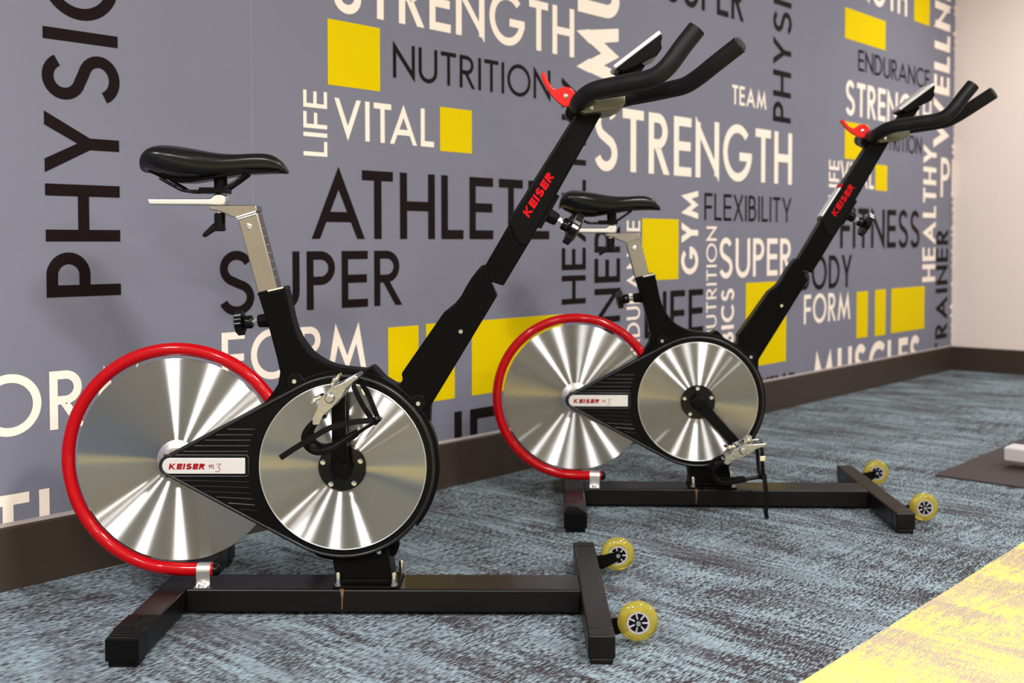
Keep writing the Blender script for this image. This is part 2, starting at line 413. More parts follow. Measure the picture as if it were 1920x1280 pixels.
WORDS=[
  ('PHYSICAL', 'K', 'v', 1.242, 1.437, 0.696, 1.356, 'PHYSI'),
  ('FORM', 'C', 'h', 1.245, 1.512, 0.37, 0.514, 'RM'),
  ('TI', 'C', 'h', 1.088, 1.241, 0.076, 0.228, None),
  ('STRENGTH', 'C', 'h', 2.137, 3.301, 1.532, 1.713, None),
  ('NUTRITION', 'K', 'h', 2.378, 3.16, 1.356, 1.467, None),
  ('LIFE', 'C', 'v', 2.022, 2.111, 1.088, 1.282, None),
  ('VITAL', 'C', 'h', 2.139, 2.558, 1.145, 1.269, None),
  ('ATHLETE', 'K', 'h', 2.05, 3.154, 0.841, 1.055, None),
  ('SUPER', 'K', 'h', 1.728, 2.411, 0.629, 0.804, None),
  ('FORM', 'C', 'h', 1.735, 2.259, 0.437, 0.579, None),
  ('#', 'Y', 'r', 2.115, 2.323, 1.306, 1.504, None),
  ('#', 'Y', 'r', 2.586, 2.739, 1.135, 1.282, None),
  ('#', 'Y', 'r', 2.351, 2.484, 0.304, 0.558, None),
  ('#', 'Y', 'r', 2.518, 2.652, 0.299, 0.56, None),
  ('#', 'Y', 'r', 2.736, 3.232, 0.299, 0.558, None),
  ('AIE', 'K', 'h', 2.65, 2.891, 0.004, 0.252, 'IE'),
  ('HEALTHY', 'K', 'v', 3.227, 3.374, 0.593, 1.45, None),
  ('TRAINER', 'K', 'v', 3.429, 3.598, 0.511, 0.895, 'NER'),
  ('MUSCLES', 'C', 'v', 3.322, 3.584, 1.456, 1.682, 'M'),
  ('STRENGTH', 'C', 'h', 3.425, 5.037, 1.115, 1.369, None),
  ('TEAM', 'C', 'h', 4.46, 4.776, 1.464, 1.553, None),
  ('PHYSICAL', 'K', 'v', 4.842, 5.022, 1.417, 1.959, 'PHYS'),
  ('SUPER', 'K', 'h', 3.911, 4.56, 1.851, 2.033, None),
  ('GYM', 'C', 'v', 4.044, 4.176, 0.688, 1.056, None),
  ('FLEXIBILITY', 'K', 'h', 4.228, 5.036, 0.927, 1.049, None),
  ('NUTRITION', 'C', 'v', 4.246, 4.332, 0.368, 0.9, None),
  ('SUPER', 'C', 'h', 4.354, 5.04, 0.666, 0.847, None),
  ('AEROBICS', 'C', 'v', 4.375, 4.485, 0.36, 0.616, 'BICS'),
  ('ENDURANCE', 'C', 'v', 3.642, 3.735, 0.313, 0.918, None),
  ('#', 'Y', 'r', 3.75, 4.021, 0.67, 0.928, None),
  ('LIFE', 'K', 'h', 3.77, 4.221, 0.429, 0.622, None),
  ('#', 'Y', 'r', 4.593, 4.989, 0.236, 0.637, None),
  ('ENERGY', 'K', 'h', 4.708, 5.078, 0.024, 0.174, None),
  ('BODY', 'K', 'h', 5.138, 5.731, 0.584, 0.759, None),
  ('FORM', 'C', 'h', 5.176, 5.715, 0.409, 0.559, None),
  ('#', 'Y', 'r', 5.794, 5.939, 0.296, 0.554, None),
  ('#', 'Y', 'r', 6.034, 6.18, 0.293, 0.557, None),
  ('#', 'Y', 'r', 6.259, 6.758, 0.295, 0.557, None),
  ('MUSCLES', 'C', 'h', 5.269, 6.693, 0.03, 0.258, None),
  ('FITNESS', 'K', 'h', 5.584, 6.669, 0.796, 1.016, None),
  ('ENDURANCE', 'K', 'h', 5.787, 6.798, 1.768, 1.883, None),
  ('STRENGTH', 'C', 'h', 5.634, 6.831, 1.517, 1.701, None),
  ('#', 'Y', 'r', 5.628, 5.926, 1.279, 1.479, None),
  ('NUTRITION', 'K', 'h', 6.005, 6.684, 1.36, 1.465, None),
  ('LIFE', 'C', 'v', 5.444, 5.564, 1.06, 1.263, None),
  ('VITAL', 'C', 'h', 5.577, 6.001, 1.126, 1.265, None),
  ('#', 'Y', 'r', 6.022, 6.183, 1.121, 1.268, None),
  ('HEALTHY', 'C', 'v', 6.717, 6.923, 0.582, 1.426, None),
  ('TRAINER', 'K', 'v', 6.938, 7.136, 0.099, 0.908, None),
  ('WELLNESS', 'C', 'v', 6.87, 7.127, 1.416, 2.326, 'WELLN'),
  ('PH', 'C', 'h', 6.999, 7.149, 1.113, 1.362, 'P'),
  ('STRENGTH', 'C', 'h', 6.167, 6.441, 2.158, 2.369, 'TH'),
  ('#', 'Y', 'r', 6.547, 6.786, 2.152, 2.465, None),
  ('#', 'Y', 'r', 5.618, 6.14, 1.922, 2.087, None),
]

wb = MB().box((XL, WY, 0), (XR, WY + .05, CEIL))
MI = {'K': 1, 'C': 2, 'Y': 3}
def on_wall(poly, mi, lift):
    pts = [(min(max(x, XL), XR - .004), max(z, .02)) for x, z in poly]
    n = len(pts)
    wb.add([(x, WY - lift, z) for x, z in pts], [tuple(range(n))], mi)
WEIGHT = {'NUTRITION': .125, 'FLEXIBILITY': .115, 'ENDURANCE': .13, 'STRENGTH': .155, 'PHYSICAL': .15, 'LIFE': .14, 'TEAM': .16, 'HEALTHY': .145,
          'MUSCLES': .20, 'GYM': .19, 'AEROBICS': .17, 'WELLNESS': .18, 'TI': .17}
for k, (text, col, mode, a0, a1, z0, z1, fit) in enumerate(WORDS):
    lift = .0008 + .00002 * k
    if mode == 'r':
        on_wall([(a0, z0), (a1, z0), (a1, z1), (a0, z1)], MI[col], lift)
    elif mode == 'h':
        for j, q in enumerate(word_polys(text, a1 - a0, z1 - z0, fit, WEIGHT.get(text, .145))):
            on_wall([(a0 + x, z0 + y) for x, y in q], MI[col], lift + (j % 14) * 3e-5)
    else:
        for j, q in enumerate(word_polys(text, z1 - z0, a1 - a0, fit, WEIGHT.get(text, .145))):
            on_wall([(a1 - y, z0 + x) for x, y in q], MI[col], lift + (j % 14) * 3e-5)
for i in range(46):                                   # the ragged cut edge of the wall covering in the corner
    z = .2 + i * .052 + random.uniform(-.012, .012); d = random.uniform(.012, .05); h = random.uniform(.012, .028)
    on_wall([(XR, z - h), (XR, z + h), (XR - d, z + random.uniform(-.01, .01))], 2, .004)
on_wall([(1.842, BB), (1.8432, BB), (1.8432, CEIL), (1.842, CEIL)], 4, .0004)
tag(wb.build('wall_back', [MURAL, M_BLK, M_CRM, M_YEL, SEAM]), 'grey wall covered with large fitness words and yellow blocks', None, None, 'structure')

TOPSTRIP = mat('grey_top_strip', srgb(150, 140, 138), 0.5)  # paler grey for a thin strip along the top edge of the baseboard
def baseboard(name, prof_pts, along, top_strip=False):
    m = MB(); n = len(prof_pts)
    (ax, ay), (bx, by), (nx, ny) = along
    vs = [(ax + nx * d, ay + ny * d, z) for d, z in prof_pts] + [(bx + nx * d, by + ny * d, z) for d, z in prof_pts]
    m.add(vs, [tuple(range(n)), tuple(range(2 * n - 1, n - 1, -1))] + [(i, (i + 1) % n, (i + 1) % n + n, i + n) for i in range(n)])
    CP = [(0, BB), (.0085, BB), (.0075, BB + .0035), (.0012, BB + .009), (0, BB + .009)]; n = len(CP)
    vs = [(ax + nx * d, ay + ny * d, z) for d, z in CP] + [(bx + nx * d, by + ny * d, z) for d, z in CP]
    if top_strip: m.add(vs, [tuple(range(n)), tuple(range(2 * n - 1, n - 1, -1))] + [(i, (i + 1) % n, (i + 1) % n + n, i + n) for i in range(n)], 1)
    o = m.build(name, [BASEB, TOPSTRIP], bevel=.0012)
    return tag(o, None, None, None, 'structure')
BP = [(0, 0), (.010, 0), (.010, BB - .004), (.006, BB), (0, BB)]
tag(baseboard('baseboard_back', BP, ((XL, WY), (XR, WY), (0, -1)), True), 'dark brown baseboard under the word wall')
tag(baseboard('baseboard_right', BP, ((XR, YF), (XR, WY - .010), (-1, 0))), 'dark brown baseboard under the beige wall')

# ------------------------------------------------------------------ the spin bike
def block_letters(text, origin, along, up, width, height, normal, name, material, parent, t=.24, shear=.25, gap=.10):
    A, U2, Nn, O = Vector(along).normalized(), Vector(up).normalized(), Vector(normal).normalized(), Vector(origin)
    m = MB()
    for q in word_polys(text, width, height, None, t, gap):
        n = len(q)
        lo = [O + A * (x + shear * y) + U2 * y for x, y in q]; hi = [p + Nn * .0005 for p in lo]
        m.add(lo + hi, [tuple(range(n)), tuple(range(2 * n - 1, n - 1, -1))] + [(i, (i + 1) % n, (i + 1) % n + n, i + n) for i in range(n)])
    return m.build(name, material, parent)

def spin_bike(name, label, loc, rz, crank_deg, seat_drop, mast_ext, pedal_rot, tail, sticker, seat_shift=0.0, lever_rot=0.0):
    """local frame: x forward, y to the bike's left (the camera sees its right side, y < 0), z up"""
    root = empty(name, loc, rz)
    tag(root, label, 'exercise bike', 'spin bikes along the word wall')
    up = lambda p: (p[0], -p[1], p[2])                       # (u, v, z) -> local, v = towards the camera side
    # --- base
    b = MB().box((-.352, -.056, .008), (.527, .058, .060)); b.build('base_beam', BEAMM, root, bevel=.004)
    bb = root.children[0]
    MB().prism([(-.010, .0600), (.002, .0600), (.002, .0604), (-.010, .0604)], -.0570, -.050).prism([(-.0045, .016), (-.0022, .014), (-.0016, .036), (.0016, .0602), (-.0080, .0602), (-.0040, .040)], -.0566, -.0558).build('rust_stain', RUST, bb)
    def stabilizer(u0, u1, vw, ribbed):
        s = MB().box((u0, -vw + .04, .008), (u1, vw - .04, .060)).build('stabilizer', BEAMM, root, bevel=.004)
        for sd in (-1, 1):
            y0, y1 = (vw - (.055 if ribbed else .040)) * sd, vw * sd
            e = MB()
            ya, yb = min(y0, y1), max(y0, y1)
            e.box((u0 - (.0012 if ribbed else 0), ya, .012), (u1 + (.0012 if ribbed else 0), yb, .0600 if not ribbed else .056))
            e.box((u0 + .004, min((vw - .003) * sd, (vw - .05) * sd), .0), (u1 - .004, max((vw - .003) * sd, (vw - .05) * sd), .014))
            if ribbed:
                um = (u0 + u1) / 2
                ye, yi = vw * sd, (vw - .13) * sd          # pyramid of ribs that runs up onto the tube
                ym = (vw - .055) * sd
                e.add([(u0, ye, .056), (u1, ye, .056), (u1, yi, .0612), (um - .012, ym, .067), (u0, ym, .0625), (u0, yi, .0612)],
                      [(0, 1, 3), (0, 3, 4), (1, 2, 3), (3, 2, 5, 4)])
                for k in range(6):                           # ribs along the flank
                    f0 = (k + .3) / 6.5
                    xa = u1 - .001 - f0 * (u1 - um + .008); za = .0566 + f0 * .0095
                    e.tube([(xa, ye + (ym - ye) * f0, za), (xa, yi + (ym - yi) * f0 * .2, .0615 + f0 * .004)], .0016, 6)
                for k in range(5):                           # ribs across the end
                    f0 = (k + .2) / 5.5; yy = ye + (ym - ye) * f0; za = .0563 + f0 * .0098
                    e.tube([(u0 + .002 + .014 * f0, yy, za), (u1 - .002 - .030 * f0, yy, za)], .0016, 6)
            e.build('end_cap', BEAMM if not ribbed else PLAST, s, bevel=.004)
        return s
    stabilizer(-.416, -.352, .358, True)
    stabilizer(.527, .581, .338, False)
    for v in (.243, -.241):
        y = -v
        wh = MB().lathe([(.0232, -.0125), (.030, -.0122), (.037, -.0095), (.0410, -.004), (.0420, 0), (.0410, .004), (.037, .0095), (.030, .0122), (.0232, .0125)], (.634, y, .0555), 40, cap=False).build('transport_wheel', URETH, root, smooth=40)
        h = MB().lathe([(.0210, -.0112), (.0228, -.0112), (.0228, .0112), (.0210, .0112)], (.634, y, .0555), 32, cap=False)
        for k in range(7):
            a = 2 * math.pi * k / 7
            h.tube([(.634 + .008 * math.cos(a), y - .0118, .0555 + .008 * math.sin(a)), (.634 + .021 * math.cos(a), y - .0118, .0555 + .021 * math.sin(a))], .0019, 8)
        h.lathe([(.0231, -.0128), (.0195, -.0128), (.0195, -.0100), (.0231, -.0100)], (.634, y, .0555), 32, cap=False)
        h.build('wheel_hub', [HUBM], wh, smooth=35)
        MB().lathe([(.0198, -.0104), (.0198, -.0100)], (.634, y, .0555), 28).lathe([(.0085, -.0135), (.0085, .0135)], (.634, y, .0555), 20).build('hub_seal', GLOSS, wh, smooth=35)
        MB().lathe([(.0052, -.0175), (.0058, -.0150), (.0058, .0150), (.0052, .0165)], (.634, y, .0555), 12).build('axle_bolt', CHROME, wh, smooth=35)
        side = 1 if v > 0 else -1
        br = MB()
        yy = y + .0150 if v > 0 else y - .0150
        br.prism([(.578, .022), (.600, .024), (.640, .047), (.645, .055), (.641, .064), (.632, .067), (.600, .058), (.578, .056)], yy - .0022, yy + .0022)
        br.build('wheel_bracket', BLACK, root, bevel=.001)
    # --- centre bracket on the beam
    br = MB().box((-.024, -.056, .060), (.124, .056, .067)).prism([(-.022, .067), (.107, .067), (.106, .085), (.095, .160), (-.022, .160), (-.026, .115), (-.022, .095)], -.040, .040)
    br.box((-.012, -.046, .067), (.104, -.040, .079))
    brk = br.build('base_bracket', BLACK, root, bevel=.003)
    MB().prism([(.095, .112), (.110, .118), (.118, .140), (.112, .158), (.092, .158)], .010, .034).build('bracket_lug', PLAST, root, bevel=.003)
    for uu, vv in ((-.0127, .050), (.1118, .050), (.118, -.045), (-.0127, -.045)):
        MB().lathe([(.0085, 0), (.0085, .004), (.0062, .005), (.0062, .026), (.0045, .030), (.001, .031)], (uu, -vv, .067), 14, 'Z').build('cap_bolt', CHROME, brk, smooth=35)
    MB().lathe([(.005, -.003), (.005, .001)], (.078, -.0405, .140), 12).build('bracket_screw', CHROME, brk, smooth=35)
    # --- frame: seat tube, swan neck and lower mast in one casting
    ring = arcpts(0, .334, .2105, 36, 4, 6)
    prof = [(-.1914, .7145), (-.1659, .6335), (-.1500, .5720), (-.1435, .5404), (-.1480, .5140), (-.1612, .4938), (-.180, .472), (-.150, .40), (0, .34), (.11, .33),
            (.1885, .395), (.1905, .425), (.1925, .4637), (.268, .5880), (.3425, .7110), (.3285, .7414), (.3185, .7793), (.3083, .7793), (.2960, .7655), (.2840, .7495),
            (.2720, .7300), (.2620, .7110), (.2480, .6940), (.2340, .6830), (.2233, .6744), (.1298, .5405), (.1285, .5345), (.1305, .5275), (.1290, .5190), (.1235, .5125), (.1150, .5110),
            (.0900, .5260), (.0640, .5540), (.0545, .5510), (.046, .5455), (.0217, .5476), (-.0020, .5500), (-.0247, .5548), (-.0440, .5625), (-.0615, .5727), (-.0770, .5850), (-.0899, .6013), (-.1010, .6180), (-.1099, .6380),
            (-.1165, .6620), (-.1235, .6950), (-.1306, .7287)]
    fr = MB().prism(prof, -.030, .030).build('frame', BLACK, root, bevel=.0055, seg=3)
    def tab(cu, cz, r, ang):
        a = math.radians(ang); dx, dz = math.cos(a), math.sin(a); px, pz = -dz, dx
        base = .055
        pts = [(cu - dx * base - px * r * 1.9, cz - dz * base - pz * r * 1.9), (cu - px * r, cz - pz * r)]
        pts += arcpts(cu, cz, r, ang - 90 + 15, ang + 90 - 15, 10)
        pts += [(cu + px * r, cz + pz * r), (cu - dx * base + px * r * 1.9, cz - dz * base + pz * r * 1.9)]
        return pts
    pl = MB()
    pl.prism(tab(-.1093, .5225, .0185, 118), -.037, -.028)
    pl.prism(tab(.1663, .4735, .0185, 42), -.037, -.028)
    # rear plate that follows the cover just outside its edge
    pl.prism(arcpts(0, .334, .2135, -40, 150, 48) , -.036, -.004)
    cov_back = pl.build('cover_backplate', PLAST, root, bevel=.002)
    for cu, cz, yy in ((-.1093, .5214, -.038), (.1663, .4719, -.038), (.3145 * .83, .7611 * .83, -.0305)):
        MB().lathe([(.0048, -.0022), (.0056, -.0008), (.0056, .001)], (cu, yy, cz), 14).lathe([(.0022, -.0026), (.0022, -.0022)], (cu, yy, cz), 6).build('frame_screw', CHROME, fr, smooth=35)
    # --- flywheel, guard
    FU, FZ = -.378, .3415
    fl = MB().lathe([(.043, -.0215), (.2265, -.0205), (.2285, -.0185), (.2285, -.0095), (.2265, -.0075), (.043, -.0065)], (FU, 0, FZ), 128)
    flw = fl.build('flywheel', FLYM, root, smooth=30)
    MB().lathe([(.030, -.0310), (.046, -.0213), (.046, -.0070), (.028, .004)], (FU, 0, FZ), 64)  .build('flywheel_hub', SATIN, flw, smooth=20)
    ga = [(FU + .2495 * math.cos(math.radians(a)), -.014, .3420 + .2495 * math.sin(math.radians(a))) for a in range(24, 261, 4)]
    tail_ = [(-.405, -.016, .0955), (-.385, -.018, .0942), (-.362, -.020, .0937), (-.330, -.020, .0937), (-.2985, -.020, .0937)]
    gd = MB().tube(ga + tail_, .0146, 20).build('flywheel_guard', RED, root, smooth=50)
    MB().tube([(-.2990, -.020, .0937), (-.2905, -.020, .0937), (-.2855, -.020, .0937), (-.2835, -.020, .0937)], [.0142, .0138, .010, .004], 18).build('guard_end_cap', GLOSS, gd, smooth=50)
    cl = MB().tube([(-.334, -.020, .0937), (-.3035, -.020, .0937)], .0160, 20)
    cl.box((-.334, -.0365, .060), (-.3035, -.0335, .094)).box((-.334, -.056, .0602), (-.306, -.0335, .0630))
    cl.lathe([(.0075, 0), (.0075, .003), (.005, .0055)], (-.320, -.046, .063), 12, 'Z')
    cl.build('guard_clamp', SATIN, gd, smooth=40)
    # --- drive cover (teardrop), disc, plate
    ro, rs, su, sz = .2065, .0240, -.3870, .3345
    Ld = math.hypot(su, sz - .334); al = math.degrees(math.asin((ro - rs) / Ld))
    a_up = 90 + (90 - (90 - al))
    tear = arcpts(0, .334, ro, -a_up, a_up, 96) + arcpts(su, sz, rs, a_up, 360 - a_up, 16)
    cv = MB().prism(tear, -.052, .0)
    cvo = cv.build('drive_cover', PLAST, root, bevel=.0045, seg=3)
    # raised rim and ribs of the cover
    rm = MB()
    rim_out = [(x, -.0518, z) for x, z in arcpts(0, .334, .2005, -a_up, a_up, 96)]
    rm.tube(rim_out, .0042, 8)
    up_e = [Vector((x, 0, z)) for x, z in (arcpts(0, .334, .2005, a_up, a_up + 1, 1)[0], arcpts(su, sz, .0185, a_up, a_up + 1, 1)[0])]
    lo_e = [Vector((x, 0, z)) for x, z in (arcpts(0, .334, .2005, -a_up, -a_up - 1, 1)[0], arcpts(su, sz, .0185, -a_up, -a_up - 1, 1)[0])]
    for e in (up_e, lo_e): rm.tube([(e[0].x, -.0518, e[0].z), (e[1].x, -.0518, e[1].z)], .0042, 8)
    rm.tube([(x, -.0518, z) for x, z in arcpts(su, sz, .0185, a_up, 360 - a_up, 16)], .0042, 8)
    for (ua, ub, zz, zb) in ((-.2560, -.1954, .4163, .4164), (-.2820, -.1999, .4037, .4038), (-.3075, -.2045, .3918, .3919), (-.3335, -.2075, .3795, .3796), (-.3590, -.2099, .3668, .367),
                         (-.3590, -.2099, .3030, .2990), (-.3335, -.2085, .2905, .2865), (-.3075, -.2055, .2780, .2735), (-.2820, -.2010, .2650, .2605), (-.2560, -.1965, .2520, .2470), (-.2290, -.190, .2390, .2345)):
        rm.tube([(ua, -.0520, zz), (ub, -.0520, zb)], .0013, 6)
    rm.tube([(-.398, -.0520, .3590), (-.214, -.0520, .3590), (-.2095, -.0520, .3550), (-.2095, -.0520, .3150), (-.214, -.0520, .3115), (-.395, -.0520, .3115)], .0028, 8)
    rm.build('cover_ribs', RIBM, cvo, smooth=60)
    npz = (.3174 + .3537) / 2
    npp = [(-.2165, .3180), (-.2165, .3532)] + arcpts(-.3835, npz, .0176, 90, 270, 14)
    npl = MB().prism(npp, -.0570, -.0515).build('name_plate', PLATEM, cvo, bevel=.0010)
    block_letters('KEISER', (-.3862, -.0571, .3282), (1, 0, 0), (0, 0, 1), .0800, .0128, (0, -1, 0), 'plate_lettering', REDD, npl, t=.30, shear=.22, gap=.10)
    sm = MB()
    def cur(pts, r): sm.tube(smooth_path([(x, -.0573, z) for x, z in pts], 4), r, 6)
    x0, z0 = -.2975, .3290
    k = .010
    cur([(x0, z0 + .6 * k), (x0 + .25 * k, z0 + .95 * k), (x0 + .20 * k, z0 + .1 * k)], .0005)
    cur([(x0 + .20 * k, z0 + .3 * k), (x0 + .60 * k, z0 + 1.0 * k), (x0 + .62 * k, z0 + .1 * k)], .0006)
    cur([(x0 + .62 * k, z0 + .3 * k), (x0 + 1.05 * k, z0 + 1.0 * k), (x0 + 1.05 * k, z0 + .15 * k), (x0 + 1.35 * k, z0 + .25 * k)], .0006)
    cur([(x0 + 1.75 * k, z0 + 1.05 * k), (x0 + 2.75 * k, z0 + 1.12 * k), (x0 + 2.1 * k, z0 + .45 * k), (x0 + 2.55 * k, z0 + .15 * k), (x0 + 2.2 * k, z0 - .55 * k), (x0 + 1.5 * k, z0 - .5 * k)], .0006)
    sm.build('plate_script', REDD, npl)
    dd = MB().lathe([(.040, -.0560), (.1835, -.0560), (.1860, -.0545), (.1860, -.0500), (.040, -.0500)], (0, 0, .334), 128).build('drive_disc', DISC, root, smooth=30)
    MB().tube([(.1848 * math.cos(2 * math.pi * i / 96), -.0558, .334 + .1848 * math.sin(2 * math.pi * i / 96)) for i in range(97)], .0014, 8, cap=False).build('disc_rim', SATIN, dd, smooth=60)
    hp = MB().lathe([(.010, -.0640), (.0500, -.0640), (.0525, -.0620), (.0525, -.0550), (.010, -.0550)], (0, 0, .334), 48).build('hub_plate', GLOSS, root, smooth=35)
    for kk in range(5):
        a = math.radians(92 + 72 * kk)
        MB().lathe([(.0025, -.0660), (.0058, -.0668), (.0058, -.0630)], (.0435 * math.cos(a), 0, .334 + .0435 * math.sin(a)), 14).build('hub_bolt', CHROME, hp, smooth=35)
    # --- cranks and pedals
    def crank(sgn, deg):
        """sgn 1 = camera side"""
        a = math.radians(deg); d = Vector((math.cos(a), 0, math.sin(a))); pz = Vector((-math.sin(a), 0, math.cos(a))); cen = Vector((0, 0, .334))
        m = MB()
        va, vb = (.066, .094) if sgn > 0 else (.062, .092)
        secs = [(-.022, .016, va, va + .024), (0, .024, va, va + .024), (.022, .020, va + .004, va + .026), (.06, .0165, va + .012, va + .028), (.12, .0150, va + .016, va + .029), (.160, .0155, va + .017, va + .030), (.172, .0165, va + .017, va + .030), (.186, .010, va + .018, va + .029)]
        vs = []
        for t, hw, y0, y1 in secs:
            for s1, yy in ((-1, y0), (1, y0), (1, y1), (-1, y1)):
                p = cen + d * t + pz * (hw * s1); vs.append((p.x, -sgn * yy, p.z))
        n = len(secs); fs = [(i * 4 + j, i * 4 + (j + 1) % 4, i * 4 + 4 + (j + 1) % 4, i * 4 + 4 + j) for i in range(n - 1) for j in range(4)] + [(0, 1, 2, 3), (4 * n - 1, 4 * n - 2, 4 * n - 3, 4 * n - 4)]
        m.add(vs, fs); m.lathe([(.020, 0), (.019, .006), (.012, .008)] if sgn < 0 else [(.012, -.008), (.019, -.006), (.020, 0)], (0, -sgn * (va + .024), .334), 24)
        m.build('crank_arm', PLAST, root, bevel=.005, seg=3)
        return cen + d * .172, va + .030
    def pedal(sgn, P, v0, rot, tail):
        e = empty('pedal', (0, 0, 0)); e.parent = root
        r = math.radians(rot); ea = Vector((math.cos(r), 0, math.sin(r))); eb = Vector((math.sin(r), 0, -math.cos(r)))
        W = lambda a, b, v: P + ea * a + eb * b + Vector((0, -sgn * v, 0))
        vc = v0 + .055
        m = MB()
        m.tube([W(0, 0, v0 - .004), W(0, 0, v0 + .10)], .0085, 16)
        m.tube([W(0, 0, v0 + .098), W(0, 0, v0 + .106)], [.0115, .0085], 16)
        for vv in (v0 + .016, v0 + .094):                     # side plates of the platform
            prof = [(-.064, .016), (-.058, .004), (-.035, -.004), (-.018, -.014), (.016, -.015), (.036, -.006), (.071, .004), (.070, .012), (.038, .010), (.020, .016), (-.012, .018), (-.036, .016), (-.055, .024)]
            n = len(prof); vs = [W(a, b, vv - .003) for a, b in prof] + [W(a, b, vv + .003) for a, b in prof]
            m.add(vs, [tuple(range(n)), tuple(range(2 * n - 1, n - 1, -1))] + [(i, (i + 1) % n, (i + 1) % n + n, i + n) for i in range(n)])
        for a, b, rr in ((-.060, .014, .0052), (.068, .008, .0052), (-.034, .004, .0045), (.036, .002, .0045)):
            m.tube([W(a, b, v0 + .014), W(a, b, v0 + .096)], rr, 10)
        m.build('pedal_body', PEDAL, e, bevel=.0012)
        cb = MB()                                              # clipless binding on the other face
        for s1 in (-1, 1):
            cb.add([W(.012 * s1, -.012, vc - .022), W(.040 * s1, -.016, vc - .018), W(.044 * s1, -.024, vc - .018), (W(.018 * s1, -.022, vc - .020)),
                    W(.012 * s1, -.012, vc + .022), W(.040 * s1, -.016, vc + .018), W(.044 * s1, -.024, vc + .018), (W(.018 * s1, -.022, vc + .020))],
                   [(0, 1, 2, 3), (7, 6, 5, 4), (0, 4, 5, 1), (1, 5, 6, 2), (2, 6, 7, 3), (3, 7, 4, 0)])
            cb.tube([W(.030 * s1, -.020, vc - .026), W(.030 * s1, -.020, vc + .026)], .0055, 10)
        cb.build('cleat_binding', CHROME, e, bevel=.0015)
        tc = MB()
        for s1 in (-1, 1):
            path = [W(-.050, .013, vc + .036 * s1), W(-.078, .013, vc + .036 * s1), W(-.098, .020, vc + .035 * s1), W(-.108, .038, vc + .033 * s1), (W(-.104, .058, vc + .031 * s1)), W(-.085, .074, vc + .027 * s1), W(-.052, .084, vc + .018 * s1), W(-.020, .092, vc + .010 * s1)]
            tc.tube(smooth_path(path, 4), .005, 8, flat=(.0042, .0075, (0, 1, 0)))
        tc.ribbon([W(-.100, .022, vc), W(-.109, .040, vc), W(-.104, .060, vc)], .072, .004, (0, 1, 0))
        tc.ribbon(smooth_path([W(-.045, .086, vc), W(-.015, .094, vc), W(.015, .101, vc), W(.037, .107, vc)], 4), [.036, .034, .032, .031, .030, .030, .030, .030, .030, .030, .030, .030, .030][:13], .006, (0, 1, 0))
        tc.tube([W(.026, .100, vc - .018), W(.026, .100, vc + .018)], .006, 8)
        tc.build('toe_cage', PLAST, e, bevel=.001)
        st = MB()
        loop = [W(.055, .014, vc + .030), W(.053, .020, vc + .046), W(.040, .055, vc + .046), W(.030, .092, vc + .036), W(.027, .106, vc + .018), W(.027, .108, vc), W(.027, .106, vc - .018), W(.030, .090, vc - .036), W(.045, .050, vc - .046), W(.053, .020, vc - .046), W(.055, .014, vc - .030), W(.055, .012, vc), W(.055, .014, vc + .030)]
        st.ribbon(smooth_path(loop, 3), .011, .0028, tuple(ea))
        if tail == 'back':
            tp = [W(.030, .096, vc + .040), W(.000, .070, vc + .046), W(-.042, .044, vc + .050), W(-.085, .032, vc + .052), W(-.125, .022, vc + .052), W(-.160, .015, vc + .050)]
            st.ribbon(smooth_path(tp, 4), .012, .0026, tuple(eb))
        elif tail == 'down':
            q = W(.034, .088, vc + .042)
            tp = [q, q + Vector((.002, -.004, -.03)), q + Vector((.008, -.002, -.075)), q + Vector((.006, .004, -.115)), q + Vector((.010, .004, -.143))]
            tp = [Vector((p.x, p.y, max(p.z, .004))) for p in tp]
            st.ribbon(smooth_path(tp, 4), .013, .0026, (1, 0, 0))
        else:
            q = W(.030, .096, vc + .040); st.ribbon([q, q + Vector((.01, 0, -.02)), q + Vector((.012, 0, -.05))], .012, .0026, (1, 0, 0))
        st.build('toe_strap', RUBB, e)
        bs = 1 if tail == 'down' else -1
        MB().ribbon([W(.048, .034, vc + .049 * bs), W(.043, .048, vc + .0495 * bs)], .016, .005, tuple(ea)).build('strap_buckle', CHROME, e, bevel=.001)
        return e
    P, v0 = crank(1, crank_deg); pedal(1, P, v0, pedal_rot, tail)
    P2, v2 = crank(-1, crank_deg + 180)
    pedal(-1, P2, v2, pedal_rot if P2.z > .3 else 0, 'short')
    # --- seat post, slider, saddle
    S = lambda u, v, z: (u + seat_shift, -v, z - seat_drop)
    ax = Vector((.0465, 0, -.172)).normalized()
    sp = MB()
    pts = [(-.2362, .8843), (-.1950, .8965)]
    low = [(-.1497 + (seat_shift if False else 0), .7200), (-.1905, .7060)]
    sp.prism([(-.2362 + seat_shift, .8843 - seat_drop), (-.1925 + seat_shift, .8970 - seat_drop), (-.1430, .7050), (-.1850, .6930)], -.025, .025)
    sp.prism([(-.2996 + seat_shift, .9036 - seat_drop), (-.2990 + seat_shift, .9115 - seat_drop), (-.2688 + seat_shift, .9130 - seat_drop), (-.1944 + seat_shift, .9135 - seat_drop), (-.1915 + seat_shift, .8995 - seat_drop),
              (-.2380 + seat_shift, .8840 - seat_drop), (-.2530 + seat_shift, .8890 - seat_drop), (-.2680 + seat_shift, .8965 - seat_drop), (-.2830 + seat_shift, .9010 - seat_drop)], -.0255, .0255)
    spo = sp.build('seat_post', STEEL, root, bevel=.002)
    wl = MB(); wl.tube([S(-.2385, .0258, .8855), S(-.1945, .0258, .8990)], .0028, 8).tube([S(-.2360, .0258, .8815), S(-.1935, .0258, .8940)], .0018, 8); wl.build('weld_bead', CHROME, spo, smooth=50)
    MB().lathe([(.0030, -.0030), (.0070, -.0015), (.0070, .001)], S(-.2105, .0258, .8660), 16).build('post_bolt', CHROME, spo, smooth=35)
    mk = MB()
